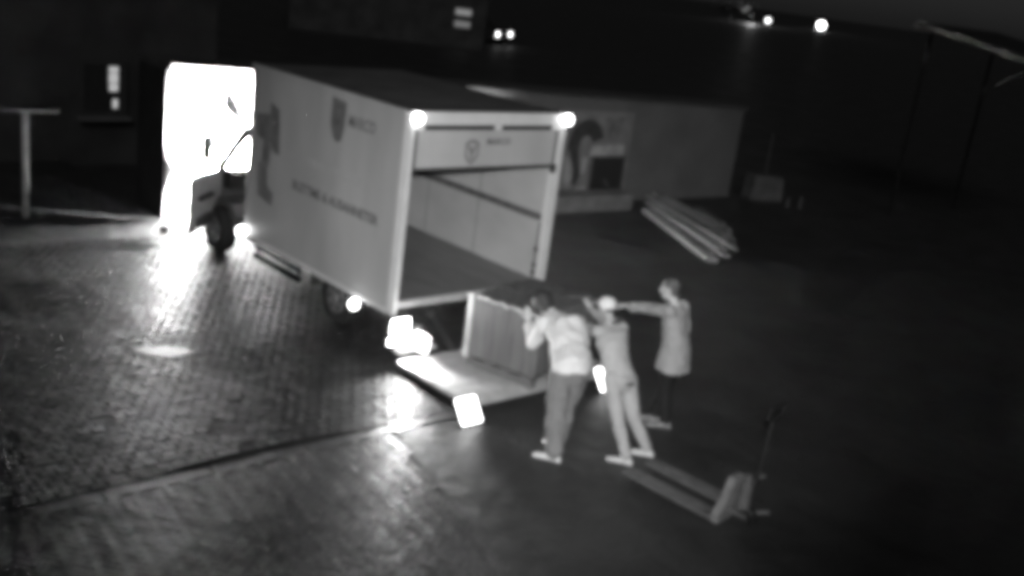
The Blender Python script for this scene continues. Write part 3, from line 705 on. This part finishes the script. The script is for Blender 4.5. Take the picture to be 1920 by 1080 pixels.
mb.loft([oval(hip + V((0, 0, .0)), S1, F1, .212, .175), oval(hip + V((0, 0, .08)), S1, (F1 + bk1).normalized(), .218, .178), oval(waist - V((0, 0, .03)), S1, bk1, .222, .175), oval((waist + chest) / 2, S1, bk1, .23, .165), oval(chest, S1, bk1, .232, .168), oval((shL + shR) / 2 - up1 * .03 + V((0, 0, .04)), S1, bk1, .185, .135), oval(neck - (neck - chest).normalized() * .05, S1, bk1, .095, .085)])
limb(mb, (chest + (shL - chest) * .7, .10), (shL, .092), (elL, .068), (elL + (wrL - elL) * .78, .052)); limb(mb, (chest + (shR - chest) * .7, .10), (shR, .082), (elR, .066), (elR + (wrR - elR) * .78, .052))
remesh('shirt', mb, mat('white_cotton', .62, .8, .06, 5), P, .012, 4, .045, .12)
mb = MB()
mb.loft([oval(hip - V((0, 0, .12)), S1, F1, .185, .145), oval(hip - V((0, 0, .02)), S1, F1, .185, .145), oval(hip + V((0, 0, .05)), S1, F1, .165, .125)])
limb(mb, (hipL - V((0, 0, .04)), .118), (knL, .108), (anL + V((.01, 0, .03)), .092)); limb(mb, (hipR - V((0, 0, .04)), .118), (knR, .108), (anR + V((0, 0, .04)), .088))
remesh('trousers', mb, mat('grey_denim', .155, .85, .12, 6), P, .012, 3, .05, .13)
mb = MB(); shoe(mb, anL + V((.035, -.06, -.085)), anL + V((-.10, .20, -.085))); remesh('shoe', mb, mat('white_shoe', .62, .6, .1, 9), P, .008, 2)
mb = MB(); shoe(mb, anR + V((-.01, -.07, -.085)), anR + V((.02, .25, -.085))); remesh('shoe', mb, MATS['white_shoe'], P, .008, 2)
mb = MB(); mb.ell(hc + Uh * .035 - Fh * .016, Sh * .112, Fh * .118, Uh * .122); mb.ell(hc - Fh * .05 - Uh * .045, Sh * .092, Fh * .065, Uh * .085); mb.ell(hc - Fh * .0 - Uh * .03, Sh * .098, Fh * .06, Uh * .075)
remesh('hair', mb, M_hair, P, .010, 2, .03, .03)

# --- second worker: pale hoodie and trousers, cap, arms stretched forward
base = V((.82, -3.2, 0)); P = empty('person', base)
tag(P, 'person in pale cap, light top and tight light trousers pushing with stretched arms', 'person', 'people loading the truck')
F2 = V((.28, .96, 0)).normalized(); S2 = V((.96, -.28, 0)).normalized()
hipL, hipR = rel(.66, -2.94, .83), rel(.87, -2.97, .82); hip = (hipL + hipR) / 2
knL, knR = rel(.64, -3.14, .43), rel(.90, -3.12, .43); anL, anR = rel(.675, -3.285, .085), rel(1.025, -3.27, .085)
waist, chest = rel(.80, -2.84, 1.00), rel(.89, -2.66, 1.14)
shL, shR, neck, hc = rel(.82, -2.53, 1.19), rel(1.08, -2.62, 1.23), rel(1.00, -2.49, 1.30), rel(1.05, -2.39, 1.385)
elL, wrL, elR, wrR = rel(.985, -2.20, 1.09), rel(1.11, -1.90, 1.02), rel(1.21, -2.24, 1.15), rel(1.28, -1.96, 1.20)
up2 = (chest - waist).normalized(); bk2 = up2.cross(S2).normalized()
mb = MB()
limb(mb, (hipL, .075), (knL, .052), (anL, .038)); limb(mb, (hipR, .075), (knR, .052), (anR, .038))
mb.loft([oval(hip - V((0, 0, .06)), S2, F2, .13, .10), oval(hip + V((0, 0, .05)), S2, F2, .14, .11), oval(waist, S2, bk2, .12, .09), oval(chest, S2, bk2, .14, .10), oval((shL + shR) / 2, S2, bk2, .11, .06)])
limb(mb, ((shL + shR) / 2, .058), (neck, .05), (hc, .05))
limb(mb, (shL, .046), (elL, .037), (wrL, .026)); limb(mb, (shR, .046), (elR, .037), (wrR, .026))
hand(mb, wrL, V((.25, .95, .25)), V((.1, .3, -.9)), 1, .2, .95); hand(mb, wrR, V((.1, .8, .6)), V((.2, .5, -.8)), -1, .25, .95)
Fh, Uh, Sh = head(mb, hc, V((-.10, .92, -.15)), V((0, .25, .97)), .97)
for (an, dx) in ((anL, V((-.12, .22, 0))), (anR, V((-.10, .22, 0)))):
    h_ = V((an.x, an.y, .02)) - dx.normalized() * .05; mb.cap(V((h_.x, h_.y, .045)), .03, V((h_.x, h_.y, .04)) + dx.normalized() * .18, .024, 8)
remesh('body', mb, M_skin, P, .0085, 3)
mb = MB(); Sx = (shR - shL).normalized()
mb.loft([oval(hip + V((0, 0, .02)), S2, F2, .178, .15), oval(waist - V((0, 0, .05)), S2, bk2, .165, .135), oval((waist + chest) / 2, S2, bk2, .168, .128), oval(chest, Sx, bk2, .182, .125), oval((shL + shR) / 2 - up2 * .01, Sx, bk2, .160, .085), oval(neck - (neck - chest).normalized() * .03, Sx, bk2, .075, .065)])
limb(mb, (chest + (shL - chest) * .7, .08), (shL, .072), (elL, .056), (elL + (wrL - elL) * .9, .042)); limb(mb, (chest + (shR - chest) * .7, .08), (shR, .072), (elR, .056), (elR + (wrR - elR) * .9, .042))
remesh('hoodie', mb, mat('pale_jersey', .37, .85, .07, 6), P, .011, 4, .036, .10)
mb = MB()
mb.loft([oval(hip - V((0, 0, .11)), S2, F2, .155, .125), oval(hip, S2, F2, .172, .142), oval(hip + V((0, 0, .07)), S2, F2, .165, .135)])
limb(mb, (hipL, .102), (knL, .072), (anL + V((0, 0, .03)), .056)); limb(mb, (hipR, .102), (knR, .072), (anR + V((0, 0, .03)), .056))
tr = remesh('trousers', mb, mat('pale_denim', .34, .85, .08, 6), P, .010, 3, .026, .09)
pk = hip - F2 * .148 + V((0, 0, -.01)) + S2 * .05
MB().ell(pk, S2 * .055, F2 * .012, V((0, 0, .014)), 10, 6).build('back_pocket_slit', M_black, tr)
mb = MB(); shoe(mb, anL + V((.035, -.055, -.08)), anL + V((-.09, .17, -.08)), .93); remesh('shoe', mb, mat('pale_shoe', .5, .6, .1, 9), P, .008, 2)
mb = MB(); shoe(mb, anR + V((.03, -.06, -.07)), anR + V((-.08, .17, -.08)), .93); remesh('shoe', mb, MATS['pale_shoe'], P, .008, 2)
mb = MB(); mb.ell(hc + Uh * .040 - Fh * .004, Sh * .092, Fh * .108, Uh * .085); 
mb.loft([oval(hc + Fh * t + Uh * z_, Sh, Uh, a_, .007, 12) for t, z_, a_ in ((.075, .045, .075), (.12, .040, .075), (.155, .034, .055), (.172, .030, .025))])
cp = remesh('cap', mb, mat('pale_cap', .66, .8, .08, 9), P, .006, 2)
mb = MB(); mb.ell(hc - Fh * .045 - Uh * .035, Sh * .083, Fh * .058, Uh * .05); remesh('hair', mb, M_hair, P, .009, 2, .02, .03)
mb = MB()
for i in range(9):
    t = math.pi * (i / 8) - math.pi / 2; t2 = math.pi * ((i + 1) / 8) - math.pi / 2
    if 3 < i < 8:
        q = lambda t_: neck + Sx * (.11 * math.sin(t_)) - bk2.normalized() * 0 - V((F2.x, F2.y, 0)) * (.095 * math.cos(t_)) + V((0, 0, -.02 - .03 * math.cos(t_)))
        mb.cap(q(t), .042 + .022 * math.cos(t), q(t2), .042 + .022 * math.cos(t2), 10)
remesh('hood', mb, mat('dark_hood', .06, .85, .3, 8), P, .011, 4, .02, .06)

# --- third worker: stands by the crate in a long pale shirt, one arm stretched out
base = V((1.83, -2.77, 0)); P = empty('person', base)
tag(P, 'person in long pale shirt and dark trousers reaching one straight arm to the crate', 'person', 'people loading the truck')
F3 = V((-.35, .94, 0)).normalized(); S3 = V((.94, .35, 0)).normalized()
hipL, hipR = rel(1.76, -2.82, .86), rel(1.94, -2.76, .86); hip = (hipL + hipR) / 2
knL, knR = rel(1.80, -2.78, .46), rel(1.90, -2.72, .46); anL, anR = rel(1.81, -2.86, .085), rel(1.84, -2.68, .085)
waist, chest = rel(1.845, -2.78, 1.02), rel(1.835, -2.72, 1.24)
shL, shR, neck, hc = rel(1.70, -2.73, 1.375), rel(1.99, -2.68, 1.385), rel(1.81, -2.68, 1.46), rel(1.78, -2.62, 1.585)
elL, wrL, elR, wrR = rel(1.71, -2.42, 1.31), rel(1.675, -2.14, 1.25), rel(2.06, -2.72, 1.12), rel(2.02, -2.60, .93)
mb = MB()
limb(mb, (hipL, .078), (knL, .055), (anL, .04)); limb(mb, (hipR, .078), (knR, .055), (anR, .04))
mb.loft([oval(hip - V((0, 0, .06)), S3, F3, .13, .10), oval(hip + V((0, 0, .05)), S3, F3, .14, .11), oval(waist, S3, F3, .12, .09), oval(chest, S3, F3, .145, .10), oval((shL + shR) / 2, S3, F3, .12, .065)])
limb(mb, ((shL + shR) / 2, .06), (neck, .052), (hc, .052))
limb(mb, (shL, .05), (elL, .040), (wrL, .028)); limb(mb, (shR, .05), (elR, .040), (wrR, .028))
hand(mb, wrL, V((-.10, .95, -.12)), V((.2, .1, -.9)), 1, .15); hand(mb, wrR, V((-.1, .35, -.9)), V((-.9, .1, 0)), 1, .5)
Fh, Uh, Sh = head(mb, hc, V((-.45, .88, -.12)), V((0, .1, 1)))
for (an, dx) in ((anL, V((-.16, .22, 0))), (anR, V((-.16, .22, 0)))):
    h_ = V((an.x, an.y, .02)) - dx.normalized() * .05; mb.cap(V((h_.x, h_.y, .045)), .03, V((h_.x, h_.y, .04)) + dx.normalized() * .19, .024, 8)
remesh('body', mb, M_skin, P, .0085, 3)
mb = MB(); Sx = (shR - shL).normalized()
mb.loft([oval(rel(1.865, -2.79, .70), S3, F3, .250, .195), oval(rel(1.86, -2.785, .86), S3, F3, .205, .175), oval(waist, S3, F3, .185, .148), oval(chest, S3, F3, .195, .130), oval((shL + shR) / 2 - V((0, 0, .01)), Sx, F3, .175, .09), oval(neck - V((0, 0, .03)), Sx, F3, .08, .07)])
limb(mb, (chest + (shL - chest) * .7, .08), (shL, .078), (elL, .064), (elL + (wrL - elL) * .75, .055)); limb(mb, (chest + (shR - chest) * .7, .08), (shR, .078), (elR, .066), (elR + (wrR - elR) * .85, .055))
remesh('long_shirt', mb, mat('pale_shirt', .28, .85, .08, 5), P, .011, 3, .042, .10)
MB().loft([oval(rel(1.93, -2.86, z_), S3, F3, a_, .012, 10) for z_, a_ in ((.80, .05), (.70, .045), (.61, .03))]).build('shirt_tail', MATS['pale_shirt'], P, smooth=True)
mb = MB()
mb.loft([oval(hip - V((0, 0, .11)), S3, F3, .14, .11), oval(hip, S3, F3, .145, .115), oval(hip + V((0, 0, .06)), S3, F3, .14, .11)])
limb(mb, (hipL, .09), (knL, .08), (anL + V((0, 0, .03)), .066)); limb(mb, (hipR, .09), (knR, .08), (anR + V((0, 0, .03)), .066))
remesh('trousers', mb, mat('black_trousers', .006, .85, .2, 6), P, .013, 4, .02, .11)
mb = MB(); shoe(mb, anL + V((.03, -.05, -.085)), anL + V((-.16, .16, -.085))); remesh('shoe', mb, mat('grey_shoe', .17, .6, .35, 16), P, .008, 2)
mb = MB(); shoe(mb, anR + V((.03, -.05, -.085)), anR + V((-.16, .16, -.085))); remesh('shoe', mb, MATS['grey_shoe'], P, .008, 2)
mb = MB(); mb.ell(hc + Uh * .048 - Fh * .022, Sh * .090, Fh * .098, Uh * .086); mb.ell(hc - Fh * .055 - Uh * .015, Sh * .076, Fh * .048, Uh * .065); remesh('hair', mb, mat('hair_mid', .08, .6, .3, 30), P, .009, 2, .03, .025)

# ------------------------------------------------------------------ far: car with headlights, house with dim windows, street lamps
fc = empty('parked_car', (38.4, 42.4, 0), math.atan2(.95, 2.09) ); tag(fc, 'far dark car showing two white headlights', 'car')
MB().prism([(0, .3), (0, .95), (1.2, 1.05), (1.8, 1.5), (3.3, 1.5), (4.0, 1.0), (4.3, .9), (4.3, .3)], 0, -.05, 1.75 + .55).build('body', M_chassis, fc, .05)
for x in (.05, 2.05):
    MB().ell((x, -.05, .70), V((.20, 0, 0)), V((0, .06, 0)), V((0, 0, .18)), 12, 8).build('headlight', emis('far_headlight', 5), fc)
for x in (.1, 2.1):
    for y in (.8, 3.4): MB().tube((x - .1, y, .3), (x + .1, y, .3), .3, n=14).build('wheel', M_tyre, fc)
fh = empty('far_house', (32.1, 39.6, 0), R(-30)); tag(fh, 'distant dark house with two dim windows one above the other', 'house')
box('wall', -9, 2.2, 0, 8, 0, 3.2, M_hw, fh); MB().prism([(-.4, 3.2), (8.4, 3.2), (4, 5.6)], 0, -9.3, 2.5).build('roof', MATS['house_roof'], fh)
for z0, s_ in ((1.86, .13), (1.18, .06)):
    wf = box('window', .30, 1.34, -.06, -.002, z0 - .04, z0 + .40, MATS['win_frame'], fh)
    box('pane', .36, 1.28, -.07, -.061, z0, z0 + .36, emis('dim_window', s_), wf)
def street_lamp(x, y, z, r, s_, lab):
    l_ = empty('street_lamp', (x, y, -6)); tag(l_, lab, 'street lamp', 'far street lamps')
    MB().tube((0, 0, 0), (0, 0, z + 6), .16, .10, 8).build('pole', M_chassis, l_)
    MB().tube((0, 0, z + 5.9), (0, -r * 1.5, z + 6), .08, .06, 8).build('arm', M_chassis, l_)
    MB().ell((0, -r * 1.6, z + 6 - r * .1), V((r, 0, 0)), V((0, r, 0)), V((0, 0, r)), 12, 8).build('lamp_head', emis('street_lens_%g' % s_, s_), l_)
street_lamp(246.5, 151.5, 1.5, .95, 14, 'brightest far street lamp at the upper right horizon')
street_lamp(222.2, 151, 1.1, .62, 4, 'fainter far street lamp left of the brightest one')
street_lamp(249.5, 149, -.55, .55, .25, 'dimmest far lamp just under the brightest street lamp')
# lamp-lit tree on the far road
ft = empty('far_tree', (206.5, 150, -3)); tag(ft, 'faint lamp-lit tree crown at the top right horizon', 'tree')
MB().tube((0, 0, 0), (0, 0, 5), .3, .15, 8).build('trunk', M_chassis, ft)
cw = MB()
for i in range(420):
    d = V((random.gauss(0, 1), random.gauss(0, 1), random.gauss(0, .6))); p = V((0, 0, 6.3)) + V((d.x * 1.7, d.y * 1.7, d.z * .9))
    a_ = V((random.gauss(0, 1), random.gauss(0, 1), random.gauss(0, 1))).normalized(); b_ = a_.orthogonal().normalized(); s_ = random.uniform(.3, .6)
    cw.add([p + a_ * s_, p + b_ * s_, p - a_ * s_, p - b_ * s_], [(0, 1, 2, 3)])
cw.build('crown', mat('lit_leaves', .12, .7, .3, 3), ft)
tl_ = bpy.data.lights.new('far_lamp', 'POINT'); tl_.energy = 1500; tl_.shadow_soft_size = .3
to_ = bpy.data.objects.new('far_lamp', tl_); COL.objects.link(to_); to_.parent = ft; to_.location = (2.5, -4.5, 6.5)
MB().ell((2.5, -4.2, 4.7), V((.35, 0, 0)), V((0, .35, 0)), V((0, 0, .35)), 10, 6).build('branch_knot', M_chassis, ft)

# neighbour's shed at the right edge: dark roof with pale barge boards
sd2 = empty('neighbour_carport', (18, .5, 0)); tag(sd2, 'dim carport roof edge with pale boards at the upper right corner', 'carport')
M_sh = mat('carport_dark', .012, .9, .3, 2); M_bg = mat('barge_board', .13, .7, .2, 3)
for x, y in ((.2, 2.9), (3.8, 2.9), (.2, -.9), (3.8, -.9)):
    MB().tube((x, y, 0), (x, y, 4.22 + .172 * y), .035, n=10).build('post', M_sh, sd2)
MB().prism([(3.1, 4.74), (-1.2, 4.00), (-1.2, 4.06), (3.1, 4.80)], 0, -.25, 4.2).build('roof', M_sh, sd2)
MB().prism([(3.12, 4.68), (-1.2, 3.93), (-1.2, 4.08), (3.12, 4.83)], 0, -.30, -.252).build('barge_board', M_bg, sd2)
MB().prism([(.98, 3.58), (.90, 3.66), (.25, 4.14), (.25, 4.04)], 0, -.02, .06).build('brace_board', M_bg, sd2)
